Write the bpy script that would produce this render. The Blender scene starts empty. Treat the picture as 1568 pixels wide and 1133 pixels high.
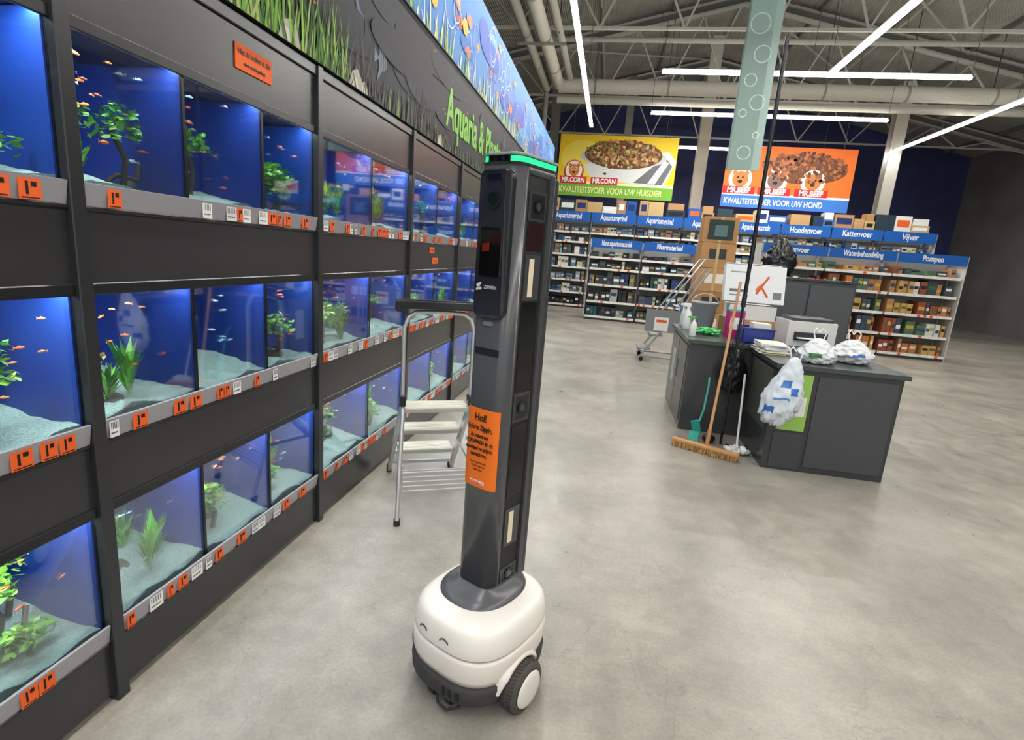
import bpy, math, random
from mathutils import Vector, Matrix, noise
R = random.Random(7)
sc = bpy.context.scene
COL = sc.collection

def lin(c):
    o=[]
    for x in c[:3]:
        x=x/255.0
        o.append(x/12.92 if x<=0.04045 else ((x+0.055)/1.055)**2.4)
    return (o[0],o[1],o[2],1.0)

# ------------------------------------------------------------ materials
def vcmat(name, rough=0.5, metal=0.0, emis=0.0, var=0.12, scale=18.0, spec=0.5, bump=0.0):
    m=bpy.data.materials.new(name); m.use_nodes=True
    nt=m.node_tree; b=nt.nodes['Principled BSDF']
    at=nt.nodes.new('ShaderNodeAttribute'); at.attribute_name='Col'
    tc=nt.nodes.new('ShaderNodeTexCoord')
    nz=nt.nodes.new('ShaderNodeTexNoise'); nz.inputs['Scale'].default_value=scale; nz.inputs['Detail'].default_value=3
    nt.links.new(tc.outputs['Object'],nz.inputs['Vector'])
    mr=nt.nodes.new('ShaderNodeMapRange'); mr.inputs['To Min'].default_value=1-var; mr.inputs['To Max'].default_value=1+var
    nt.links.new(nz.outputs['Fac'],mr.inputs['Value'])
    mx=nt.nodes.new('ShaderNodeVectorMath'); mx.operation='SCALE'
    nt.links.new(at.outputs['Color'],mx.inputs[0]); nt.links.new(mr.outputs['Result'],mx.inputs['Scale'])
    nt.links.new(mx.outputs[0],b.inputs['Base Color'])
    b.inputs['Roughness'].default_value=rough; b.inputs['Metallic'].default_value=metal
    b.inputs['Specular IOR Level'].default_value=spec
    if emis>0:
        nt.links.new(at.outputs['Color'],b.inputs['Emission Color']); b.inputs['Emission Strength'].default_value=emis
    if bump>0:
        bp=nt.nodes.new('ShaderNodeBump'); bp.inputs['Strength'].default_value=bump; bp.inputs['Distance'].default_value=0.01
        nt.links.new(nz.outputs['Fac'],bp.inputs['Height']); nt.links.new(bp.outputs['Normal'],b.inputs['Normal'])
    return m

def glassmat():
    m=bpy.data.materials.new('tank_glass'); m.use_nodes=True
    nt=m.node_tree; nt.nodes.remove(nt.nodes['Principled BSDF']); out=nt.nodes['Material Output']
    tr=nt.nodes.new('ShaderNodeBsdfTransparent'); tr.inputs['Color'].default_value=(0.93,0.97,1,1)
    gl=nt.nodes.new('ShaderNodeBsdfGlossy'); gl.inputs['Roughness'].default_value=0.03
    fr=nt.nodes.new('ShaderNodeFresnel'); fr.inputs['IOR'].default_value=1.4
    ml=nt.nodes.new('ShaderNodeMath'); ml.operation='MULTIPLY'; ml.inputs[1].default_value=0.7
    mx=nt.nodes.new('ShaderNodeMixShader')
    nt.links.new(fr.outputs[0],ml.inputs[0]); nt.links.new(ml.outputs[0],mx.inputs[0]); nt.links.new(tr.outputs[0],mx.inputs[1]); nt.links.new(gl.outputs[0],mx.inputs[2])
    nt.links.new(mx.outputs[0],out.inputs['Surface'])
    return m

MATTE=vcmat('painted_matte',0.6)
GLOSS=vcmat('satin_plastic',0.27,var=0.05,scale=6)
METAL=vcmat('brushed_aluminium',0.34,0.75,var=0.1,scale=40)
EMIT=vcmat('lit_strip',0.5,0,1.6,var=0.02)
RUB=vcmat('rubber_scuffed',0.8,0,0,var=0.35,scale=30,bump=0.3)
GRAV=vcmat('aquarium_gravel',0.9,0,0,var=0.55,scale=150,bump=0.8)
GLASS=glassmat()
PRINT=vcmat('printed_panel',0.55,var=0.06,scale=5,spec=.3)
BLUEB=vcmat('tank_background_glow',0.5,0,0.08,var=0.6,scale=2.5)  # blue tank backing with a faint glow added; no lamp behind it
BLACK=vcmat('gloss_black',0.09,var=0.03)
LAMP=vcmat('led_diffuser',0.5,0,22.0,var=0.01)
LEAF=vcmat('aquatic_leaf',0.45,0,0.10,var=0.3,scale=30)  # leaf colour is also emitted faintly, so the plants glow slightly
MI={'matte':0,'gloss':1,'metal':2,'emit':3,'rub':4,'grav':5,'glass':6,'print':7,'blueb':8,'black':9,'lamp':10,'leaf':11}
MLIST=[MATTE,GLOSS,METAL,EMIT,RUB,GRAV,GLASS,PRINT,BLUEB,BLACK,LAMP,LEAF]

def empty(name, loc=(0,0,0)):
    e=bpy.data.objects.new(name,None); e.location=loc; e.empty_display_size=0.1; COL.objects.link(e); return e
def setparent(o,p):
    if p is not None:
        o.parent=p; o.matrix_parent_inverse=Matrix.Translation(p.location).inverted()

class MB:
    def __init__(s, T=None):
        s.v=[];s.f=[];s.c=[];s.m=[];s.s=[];s.T=T
    def add(s,vs,fs,col,mat='matte',smooth=False):
        n=len(s.v)
        for p in vs:
            p=Vector(p)
            if s.T is not None: p=s.T@p
            s.v.append(p)
        for f in fs:
            s.f.append([i+n for i in f]); s.c.append(col); s.m.append(MI[mat]); s.s.append(smooth)
    def box(s,x0,x1,y0,y1,z0,z1,col,mat='matte'):
        vs=[(x0,y0,z0),(x1,y0,z0),(x1,y1,z0),(x0,y1,z0),(x0,y0,z1),(x1,y0,z1),(x1,y1,z1),(x0,y1,z1)]
        s.add(vs,[(0,3,2,1),(4,5,6,7),(0,1,5,4),(1,2,6,5),(2,3,7,6),(3,0,4,7)],col,mat)
    def obox(s,c,a,b,d,col,mat='matte'):
        c,a,b,d=Vector(c),Vector(a),Vector(b),Vector(d)
        vs=[c-a-b-d,c+a-b-d,c+a+b-d,c-a+b-d,c-a-b+d,c+a-b+d,c+a+b+d,c-a+b+d]
        s.add(vs,[(0,3,2,1),(4,5,6,7),(0,1,5,4),(1,2,6,5),(2,3,7,6),(3,0,4,7)],col,mat)
    def cbox(s,x,y,z,w,d,h,rz,col,mat='matte'):
        c=math.cos(rz);n=math.sin(rz)
        s.obox((x,y,z+h/2),(c*w/2,n*w/2,0),(-n*d/2,c*d/2,0),(0,0,h/2),col,mat)
    def beam(s,p0,p1,w,h,col,mat='matte',up=(0,0,1)):
        p0,p1=Vector(p0),Vector(p1); d=(p1-p0); L=d.length; d=d/L
        a=d.cross(Vector(up))
        if a.length<1e-4: a=Vector((1,0,0))
        a.normalize(); b=a.cross(d)
        s.obox((p0+p1)/2,d*L/2,a*w/2,b*h/2,col,mat)
    def ringpts(s,c,d,r,n):
        d=Vector(d).normalized(); a=d.cross(Vector((0,0,1)))
        if a.length<1e-3: a=Vector((1,0,0))
        a.normalize(); b=d.cross(a)
        return [Vector(c)+a*math.cos(2*math.pi*i/n)*r+b*math.sin(2*math.pi*i/n)*r for i in range(n)]
    def loft(s,rings,col,mat='matte',smooth=True,caps=True):
        n=len(rings[0]); vs=[p for r in rings for p in r]; fs=[]
        for k in range(len(rings)-1):
            for i in range(n):
                j=(i+1)%n
                fs.append((k*n+i,k*n+j,(k+1)*n+j,(k+1)*n+i))
        s.add(vs,fs,col,mat,smooth)
        if caps:
            s.add(rings[0],[tuple(range(n))[::-1]],col,mat,False)
            s.add(rings[-1],[tuple(range(n))],col,mat,False)
    def cyl(s,p0,p1,r0,r1=None,n=16,col=(200,200,200),mat='matte',caps=True):
        if r1 is None: r1=r0
        d=Vector(p1)-Vector(p0)
        s.loft([s.ringpts(p0,d,r0,n),s.ringpts(p1,d,r1,n)],col,mat,True,caps)
    def tube(s,pts,r,n=10,col=(200,200,200),mat='metal'):
        pts=[Vector(p) for p in pts]; rings=[]; ref=None
        for i,p in enumerate(pts):
            d=(pts[min(i+1,len(pts)-1)]-pts[max(i-1,0)]).normalized()
            if ref is None:
                ref=d.cross(Vector((0,0,1)))
                if ref.length<0.1: ref=Vector((1,0,0))
            a=(ref-d*ref.dot(d)).normalized(); ref=a; b=d.cross(a)
            rings.append([p+a*math.cos(2*math.pi*k/n)*r+b*math.sin(2*math.pi*k/n)*r for k in range(n)])
        s.loft(rings,col,mat)
    def lathe(s,c,axis,prof,n,col,mat='matte',caps=True):
        c=Vector(c);axis=Vector(axis).normalized()
        s.loft([s.ringpts(c+axis*x,axis,max(r,1e-4),n) for (r,x) in prof],col,mat,True,caps)
    def ell(s,c,a,b,d,col,mat='matte',nu=10,nv=7,jit=0,rr=None):
        c,a,b,d=Vector(c),Vector(a),Vector(b),Vector(d); vs=[];fs=[]
        for j in range(nv+1):
            t=math.pi*j/nv
            for i in range(nu):
                p=2*math.pi*i/nu
                k=1+(rr.uniform(-jit,jit) if jit else 0)
                vs.append(c+(a*math.cos(p)*math.sin(t)+b*math.sin(p)*math.sin(t)+d*math.cos(t))*k)
        for j in range(nv):
            for i in range(nu):
                i2=(i+1)%nu
                fs.append((j*nu+i,(j+1)*nu+i,(j+1)*nu+i2,j*nu+i2))
        s.add(vs,fs,col,mat,True)
    def build(s,name,parent=None,bevel=0,seg=2,wn=False):
        lo=Vector((min(p.x for p in s.v),min(p.y for p in s.v),min(p.z for p in s.v)))
        hi=Vector((max(p.x for p in s.v),max(p.y for p in s.v),max(p.z for p in s.v)))
        c=(lo+hi)/2; c.z=lo.z
        me=bpy.data.meshes.new(name)
        me.from_pydata([p-c for p in s.v],[],s.f)
        used=sorted(set(s.m)); mp={u:i for i,u in enumerate(used)}
        for u in used: me.materials.append(MLIST[u])
        me.polygons.foreach_set('material_index',[mp[x] for x in s.m])
        me.polygons.foreach_set('use_smooth',s.s)
        ca=me.color_attributes.new('Col','FLOAT_COLOR','CORNER')
        data=[]
        cache={}
        for i,f in enumerate(s.f):
            k=tuple(s.c[i])
            if k not in cache: cache[k]=list(lin(k))
            data.extend(cache[k]*len(f))
        ca.data.foreach_set('color',data)
        me.update()
        o=bpy.data.objects.new(name,me); o.location=c; COL.objects.link(o)
        setparent(o,parent)
        if bevel>0:
            b=o.modifiers.new('bevel','BEVEL'); b.width=bevel; b.segments=seg; b.limit_method='ANGLE'; b.angle_limit=math.radians(40)
        return o

class Flat:
    """flat printed graphics on a panel"""
    def __init__(s,o,u,v):
        s.o=Vector(o);s.u=Vector(u);s.w=Vector(v);s.n=s.u.cross(s.w);s.mb=MB();s.k=0
    def P(s,x,y):
        return s.o+s.u*x+s.w*y+s.n*(0.0015+s.k*0.00012)
    def poly(s,pts,col,mat='print'):
        s.mb.add([s.P(*p) for p in pts],[tuple(range(len(pts)))],col,mat); s.k+=1; s.k%=60
    def rect(s,x0,x1,y0,y1,col,mat='print'): s.poly([(x0,y0),(x1,y0),(x1,y1),(x0,y1)],col,mat)
    def ell(s,cx,cy,rx,ry,col,n=20,rot=0):
        c,d=math.cos(rot),math.sin(rot)
        s.poly([(cx+rx*math.cos(t)*c-ry*math.sin(t)*d,cy+rx*math.cos(t)*d+ry*math.sin(t)*c) for t in [2*math.pi*i/n for i in range(n)]],col)
    def ring(s,cx,cy,r,w,col,n=24):
        vs=[];fs=[]
        for i in range(n):
            t=2*math.pi*i/n
            vs+= [s.P(cx+r*math.cos(t),cy+r*math.sin(t)),s.P(cx+(r-w)*math.cos(t),cy+(r-w)*math.sin(t))]
        for i in range(n):
            j=(i+1)%n; fs.append((2*i,2*j,2*j+1,2*i+1))
        s.mb.add(vs,fs,col,'print'); s.k+=1; s.k%=60
    def blade(s,x,y,h,w,lean,col):
        pts=[(x-w/2,y),(x+w/2,y),(x+lean*.5+w*.35,y+h*.6),(x+lean,y+h),(x+lean*.5-w*.35,y+h*.6)]
        s.poly(pts,col)

def textobj(name,body,loc,xd,up,size,col,parent=None,sx=1.0,bold=0.0,align='LEFT',mat='print',ext=0.0004):
    cu=bpy.data.curves.new(name,'FONT'); cu.body=body; cu.size=size; cu.offset=bold; cu.extrude=ext; cu.align_x=align
    key='ink_%d_%d_%d'%col
    m=bpy.data.materials.get(key)
    if m is None:
        m=bpy.data.materials.new(key); m.use_nodes=True
        b=m.node_tree.nodes['Principled BSDF']; b.inputs['Roughness'].default_value=0.5
        nz=m.node_tree.nodes.new('ShaderNodeTexNoise'); nz.inputs['Scale'].default_value=9
        rp=m.node_tree.nodes.new('ShaderNodeValToRGB'); c=lin(col)
        rp.color_ramp.elements[0].color=(c[0]*.93,c[1]*.93,c[2]*.93,1); rp.color_ramp.elements[1].color=c
        m.node_tree.links.new(nz.outputs['Fac'],rp.inputs['Fac']); m.node_tree.links.new(rp.outputs['Color'],b.inputs['Base Color'])
    cu.materials.append(m)
    o=bpy.data.objects.new(name,cu); COL.objects.link(o)
    x=Vector(xd).normalized();y=Vector(up).normalized();z=x.cross(y)
    M=Matrix(((x.x*sx,y.x,z.x,loc[0]),(x.y*sx,y.y,z.y,loc[1]),(x.z*sx,y.z,z.z,loc[2]),(0,0,0,1)))
    if parent is not None:
        o.parent=parent; o.matrix_parent_inverse=Matrix.Translation(parent.location).inverted()
    o.matrix_basis=M
    return o

# ------------------------------------------------------------ camera
cam=bpy.data.cameras.new('camera'); co=bpy.data.objects.new('camera',cam); COL.objects.link(co)
fw=Vector((-.1594,.964,-.2124)).normalized(); rt=Vector((.981,.1788,.0754)); rt=(rt-fw*rt.dot(fw)).normalized(); up=rt.cross(fw)
co.matrix_world=Matrix(((rt.x,up.x,-fw.x,0),(rt.y,up.y,-fw.y,0),(rt.z,up.z,-fw.z,1.55),(0,0,0,1)))
cam.sensor_width=36; cam.lens=36*814/1568; cam.clip_start=0.05; cam.clip_end=200
sc.camera=co
sc.view_settings.view_transform='Standard'
sc.view_settings.exposure=0.0

# ------------------------------------------------------------ room shell
def procmat(name,c1,c2,scale,rough=0.6,detail=4,bump=0,wave=None):
    m=bpy.data.materials.new(name); m.use_nodes=True; nt=m.node_tree; b=nt.nodes['Principled BSDF']
    tc=nt.nodes.new('ShaderNodeTexCoord'); nz=nt.nodes.new('ShaderNodeTexNoise'); nz.inputs['Scale'].default_value=scale; nz.inputs['Detail'].default_value=detail
    nt.links.new(tc.outputs['Object'],nz.inputs['Vector'])
    rp=nt.nodes.new('ShaderNodeValToRGB'); rp.color_ramp.elements[0].position=.3; rp.color_ramp.elements[1].position=.7
    rp.color_ramp.elements[0].color=lin(c1); rp.color_ramp.elements[1].color=lin(c2)
    nt.links.new(nz.outputs['Fac'],rp.inputs['Fac']); nt.links.new(rp.outputs['Color'],b.inputs['Base Color'])
    b.inputs['Roughness'].default_value=rough
    if wave:
        w=nt.nodes.new('ShaderNodeTexWave'); w.inputs['Scale'].default_value=wave; w.bands_direction='X'
        nt.links.new(tc.outputs['Object'],w.inputs['Vector'])
        bp=nt.nodes.new('ShaderNodeBump'); bp.inputs['Strength'].default_value=.6; bp.inputs['Distance'].default_value=.04
        nt.links.new(w.outputs['Fac'],bp.inputs['Height']); nt.links.new(bp.outputs['Normal'],b.inputs['Normal'])
    return m

def floormat():
    m=bpy.data.materials.new('polished_concrete'); m.use_nodes=True; nt=m.node_tree; b=nt.nodes['Principled BSDF']; N=nt.nodes.new; L=nt.links.new
    tc=N('ShaderNodeTexCoord')
    n1=N('ShaderNodeTexNoise'); n1.inputs['Scale'].default_value=1.3; n1.inputs['Detail'].default_value=7; n1.inputs['Roughness'].default_value=.66
    n2=N('ShaderNodeTexNoise'); n2.inputs['Scale'].default_value=70; n2.inputs['Detail'].default_value=3
    n3=N('ShaderNodeTexNoise'); n3.inputs['Scale'].default_value=9; n3.inputs['Detail'].default_value=5
    for n in (n1,n2,n3): L(tc.outputs['Object'],n.inputs['Vector'])
    r=N('ShaderNodeValToRGB'); r.color_ramp.elements[0].position=.33; r.color_ramp.elements[1].position=.68
    r.color_ramp.elements[0].color=lin((132,128,119)); r.color_ramp.elements[1].color=lin((168,163,152))
    L(n1.outputs['Fac'],r.inputs['Fac'])
    def mul(a,fac,lo,hi):
        mr=N('ShaderNodeMapRange'); mr.inputs['From Min'].default_value=.3; mr.inputs['From Max'].default_value=.7; mr.inputs['To Min'].default_value=lo; mr.inputs['To Max'].default_value=hi
        L(fac,mr.inputs['Value']); v=N('ShaderNodeVectorMath'); v.operation='SCALE'; L(a,v.inputs[0]); L(mr.outputs['Result'],v.inputs['Scale']); return v.outputs[0]
    c=mul(r.outputs['Color'],n2.outputs['Fac'],.90,1.08); c=mul(c,n3.outputs['Fac'],.90,1.08)
    vo=N('ShaderNodeTexVoronoi'); vo.feature='DISTANCE_TO_EDGE'; vo.inputs['Scale'].default_value=1.4
    va=N('ShaderNodeVectorMath'); va.operation='ADD'; sc2=N('ShaderNodeVectorMath'); sc2.operation='SCALE'; sc2.inputs['Scale'].default_value=.5
    n4=N('ShaderNodeTexNoise'); n4.inputs['Scale'].default_value=4; n4.inputs['Detail'].default_value=5
    L(tc.outputs['Object'],n4.inputs['Vector']); L(n4.outputs['Color'],sc2.inputs[0]); L(sc2.outputs[0],va.inputs[0]); L(tc.outputs['Object'],va.inputs[1]); L(va.outputs[0],vo.inputs['Vector'])
    mr=N('ShaderNodeMapRange'); mr.inputs['From Min'].default_value=0; mr.inputs['From Max'].default_value=.006; mr.inputs['To Min'].default_value=.82; mr.inputs['To Max'].default_value=1
    L(vo.outputs['Distance'],mr.inputs['Value'])
    v=N('ShaderNodeVectorMath'); v.operation='SCALE'; L(c,v.inputs[0]); L(mr.outputs['Result'],v.inputs['Scale'])
    L(v.outputs[0],b.inputs['Base Color'])
    rr=N('ShaderNodeMapRange'); rr.inputs['To Min'].default_value=.20; rr.inputs['To Max'].default_value=.46; L(n3.outputs['Fac'],rr.inputs['Value']); L(rr.outputs['Result'],b.inputs['Roughness'])
    bp=N('ShaderNodeBump'); bp.inputs['Strength'].default_value=.07; bp.inputs['Distance'].default_value=.01; L(n3.outputs['Fac'],bp.inputs['Height']); L(bp.outputs['Normal'],b.inputs['Normal'])
    return m

def shell(name,verts,mat,thick_dir=(0,0,0)):
    me=bpy.data.meshes.new(name)
    t=Vector(thick_dir); vs=[Vector(v) for v in verts]; vs=vs+[v+t for v in vs]
    me.from_pydata(vs,[],[(0,1,2,3),(7,6,5,4),(0,4,5,1),(1,5,6,2),(2,6,7,3),(3,7,4,0)])
    me.materials.append(mat); o=bpy.data.objects.new(name,me); COL.objects.link(o); return o
X0,X1,Y0,Y1=-8,14,-6,26
shell('floor',[(X0,Y0,0),(X1,Y0,0),(X1,Y1,0),(X0,Y1,0)],floormat(),(0,0,-.2))
wallm=procmat('wall_blue_glow',(46,52,92),(62,72,132),.6,.7)  # blue-lit glow at the far end is put into the wall colour
shell('wall_back',[(X0,Y1,0),(X1,Y1,0),(X1,Y1,9.5),(X0,Y1,9.5)],wallm,(0,.2,0))
wd=procmat('wall_paint_dark',(54,60,44),(78,84,66),.8,.8)
shell('wall_left',[(X0,Y0,0),(X0,Y1,0),(X0,Y1,7),(X0,Y0,7)],wd,(-.2,0,0))
shell('wall_right',[(X1,Y0,0),(X1,Y1,0),(X1,Y1,7),(X1,Y0,7)],procmat('wall_paint_grey',(100,100,97),(120,120,116),.8,.8),(.2,0,0))
deck=procmat('steel_deck',(158,158,150),(186,185,176),1.2,.6,wave=6)
me=bpy.data.meshes.new('ceiling')
RX,RZ,EZ=3.0,9.4,6.8
me.from_pydata([(X0,Y0,EZ),(RX,Y0,RZ),(X1,Y0,EZ),(X0,Y1,EZ),(RX,Y1,RZ),(X1,Y1,EZ)],[],[(0,1,4,3),(1,2,5,4)])
me.materials.append(deck); o=bpy.data.objects.new('ceiling',me); COL.objects.link(o)
so=o.modifiers.new('t','SOLIDIFY'); so.thickness=.15; so.offset=1

def rz(x):
    return EZ+(RZ-EZ)*(x-X0)/(RX-X0) if x<RX else EZ+(RZ-EZ)*(X1-x)/(X1-RX)
g=MB(); cg=(196,195,186); cd=(110,111,107)
for y in (3,8,13,18,23):
    for (xa,xb) in ((X0,RX),(RX,X1)):
        g.beam((xa,y,rz(xa)-.35),(xb,y,rz(xb)-.35),.2,.05,cg); g.beam((xa,y,rz(xa)-.12),(xb,y,rz(xb)-.12),.2,.05,cg); g.beam((xa,y,rz(xa)-.24),(xb,y,rz(xb)-.24),.04,.24,cd)
    g.beam((X0,y,6.5),(X1,y,6.5),.06,.06,cg)
    xs=[X0+i*1.8 for i in range(13)]
    for i,x in enumerate(xs):
        if x>X1: break
        x2=min(x+.9,X1)
        g.beam((x,y,6.5),(x2,y,rz(x2)-.4),.04,.04,cg)
        if x+1.8<=X1: g.beam((x2,y,rz(x2)-.4),(x+1.8,y,6.5),.04,.04,cg)
for i in range(11):
    x=X0+1+i*2.0
    g.beam((x,Y0,rz(x)-.06),(x,Y1,rz(x)-.06),.07,.12,cg if i%2 else cd)
for y in (3,8,13,18):
    g.beam((-3,y,rz(-3)-.15),(3,y+5,rz(3)-.15),.04,.04,cg); g.beam((3,y,rz(3)-.15),(9,y+5,rz(9)-.15),.04,.04,cg)
g.build('roof_truss_structure')
g=MB(); PC=(216,212,200)
g.cyl((-2.0,-5,6.35),(-2.0,16.4,6.35),.15,col=PC); g.cyl((-2.42,-5,6.4),(-2.42,17,6.4),.1,col=(192,190,180)); g.cyl((-1.68,-5,6.5),(-1.68,16.4,6.5),.08,col=(196,194,184))
for y in range(-5,16,2):
    for (x,r_,z) in ((-2.0,.158,6.35),(-2.42,.107,6.4)): g.cyl((x,y,z),(x,y+.06,z),r_,col=(160,158,150))
g.cyl((-2.0,16.5,6.35),(13.5,16.5,6.35),.19,col=PC); g.cyl((-2.0,16.3,5.92),(13.5,16.3,5.92),.09,col=(196,193,182)); g.cyl((-2.2,15.0,7.0),(13.5,15,7.0),.06,col=(180,178,170))
for x in range(-1,13,2): g.cyl((x,16.5,6.35),(x+.06,16.5,6.35),.2,col=(160,158,150)); g.beam((x,16.5,6.45),(x,16.5,rz(x)-.1),.02,.02,(80,80,80))
g.cyl((-2.42,17,6.4),(-2.42,17,3),.07,col=(160,160,152))
for y in (-3,1,5,9,13): 
    for x in (-2,-2.42,-1.68): g.beam((x,y,6.4),(x,y,rz(x)-.1),.02,.02,(60,60,60)); 
    g.beam((-2.6,y,6.18),(-1.5,y,6.18),.05,.05,(140,140,134))
g.build('ventilation_pipes')
g=MB()
for (x,y,w) in ((2.64,20,.36),(-2.35,19.2,.28),(8.5,20,.36),(.1,22,.26)):
    c1=(205,202,192) if w>.3 else (120,118,112)
    g.box(x-w/2,x+w/2,y-w*.5,y-w*.42,0,rz(x)-.4,c1); g.box(x-w/2,x+w/2,y+w*.42,y+w*.5,0,rz(x)-.4,c1); g.box(x-.03,x+.03,y-w*.42,y+w*.42,0,rz(x)-.4,(120,118,112))
    g.box(x-w*.8,x+w*.8,y-w*.8,y+w*.8,0,.04,(110,110,108))
g.build('steel_columns')

# ------------------------------------------------------------ lights
def strip(x0,y0,x1,y1,z,power,nm='linear_ceiling_light'):
    L=math.hypot(x1-x0,y1-y0); alongx=abs(x1-x0)>abs(y1-y0)
    e=empty(nm,((x0+x1)/2,(y0+y1)/2,z))
    g=MB()
    def b(w,za,zb,c,m):
        if alongx: g.box(x0,x1,y0-w,y0+w,za,zb,c,m)
        else: g.box(x0-w,x0+w,y0,y1,za,zb,c,m)
    b(.022,z+.045,z+.09,(210,210,206),'gloss')
    k=int(L//3)+1
    for i in range(k+1):
        t=i/k; px,py=x0+(x1-x0)*t,y0+(y1-y0)*t
        g.cyl((px,py,z+.09),(px,py,rz(px)-.05),.006,n=6,col=(90,90,90))
    g.build('housing',e)
    g=MB()
    if alongx: g.box(x0,x1,y0-.04,y0+.04,z,z+.045,(255,250,240),'lamp')
    else: g.box(x0-.04,x0+.04,y0,y1,z,z+.045,(255,250,240),'lamp')
    g.build('diffuser',e)
    li=bpy.data.lights.new('led_lamp','AREA'); li.shape='RECTANGLE'; li.energy=power; li.color=(1,.975,.93)
    li.size=L if alongx else .07; li.size_y=.07 if alongx else L
    o=bpy.data.objects.new('led_lamp',li); COL.objects.link(o); o.location=((x0+x1)/2,(y0+y1)/2,z-.004); setparent(o,e)
strip(-.9,-5,-.9,15.3,5.0,330)
strip(3.4,-5,3.4,11,5.0,240)
strip(8.4,-5,8.4,20,5.6,180)
strip(.64,12.9,6.6,12.9,5.6,190)
strip(.64,16.2,6.6,16.2,5.6,240)
strip(-1.0,20.5,6.6,20.5,5.6,160)
w=bpy.data.worlds.new('world'); sc.world=w; w.use_nodes=True
bg=w.node_tree.nodes['Background']; bg.inputs['Color'].default_value=(.95,.98,1,1); bg.inputs['Strength'].default_value=1.0

# ------------------------------------------------------------ aquarium racks
XF=-1.465; PW=1.26; YB=2.54; KM=8
DK=(50,50,52)
ROWS=[(.29,.688),(.967,1.367),(1.655,2.067)]
plants=MB(); fishO=MB()
def leafcluster(mb,x,y,z,h,n,spread,r,cols,wf=(.04,.08)):
    for i in range(n):
        a=r.uniform(0,6.283); l=h*r.uniform(.5,1.05); w=h*r.uniform(*wf); s=spread*r.uniform(.3,1)
        dx,dy=math.cos(a),math.sin(a); px,py=-dy,dx
        z0=z+h*r.uniform(0,.3)
        c=cols[r.randrange(len(cols))]
        p=[(x,y,z0),(x+dx*s*.45+px*w,y+dy*s*.45+py*w,z0+l*.55),(x+dx*s*.45-px*w,y+dy*s*.45-py*w,z0+l*.55),(x+dx*s,y+dy*s,z0+l*.85)]
        mb.add(p,[(0,1,3,2)],c,'leaf')
def bush(mb,x,y,z,rx,rz_,n,r,cols):
    for i in range(n):
        a=r.uniform(0,6.283); e_=r.uniform(-.5,1.4); q=r.uniform(.35,1)
        cx=x+rx*q*math.cos(a)*math.cos(e_); cy=y+rx*1.4*q*math.sin(a)*math.cos(e_); cz=z+rz_*q*math.sin(e_)
        s=r.uniform(.009,.02); b=r.uniform(0,6.283); t=Vector((math.cos(b)*.5,math.sin(b),r.uniform(-.4,.8))).normalized(); u=t.cross(Vector((r.uniform(-1,1),.3,1))).normalized()
        c=Vector((cx,cy,cz))
        mb.add([c-t*s,c+u*s*.5,c+t*s,c-u*s*.5],[(0,1,2,3)],cols[r.randrange(len(cols))],'leaf')
def fish(mb,x,y,z,L,col,r,tall=.32):
    a=r.choice([0,math.pi])+r.uniform(-.6,.6); d=Vector((math.sin(a)*.5,math.cos(a),r.uniform(-.15,.15))).normalized(); u=Vector((0,0,1)); s=d.cross(u).normalized()
    c=Vector((x,y,z))
    mb.ell(c,d*L*.5,s*L*.1,u*L*tall*.5,col,'gloss',8,5)
    t=c-d*L*.42
    mb.add([t,t-d*L*.28+u*L*.2,t-d*L*.2,t-d*L*.28-u*L*.2],[(0,1,2),(0,2,3)],col,'gloss')
    mb.add([c+u*L*tall*.42+d*L*.12,c+u*L*tall*.8-d*L*.1,c+u*L*tall*.4-d*L*.22],[(0,1,2)],col,'gloss')
GR=[(80,165,50),(115,200,65),(50,115,45),(150,215,90),(90,140,45),(60,100,40)]
GR2=[(135,190,60),(100,165,50),(66,120,40),(165,210,90)]
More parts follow.
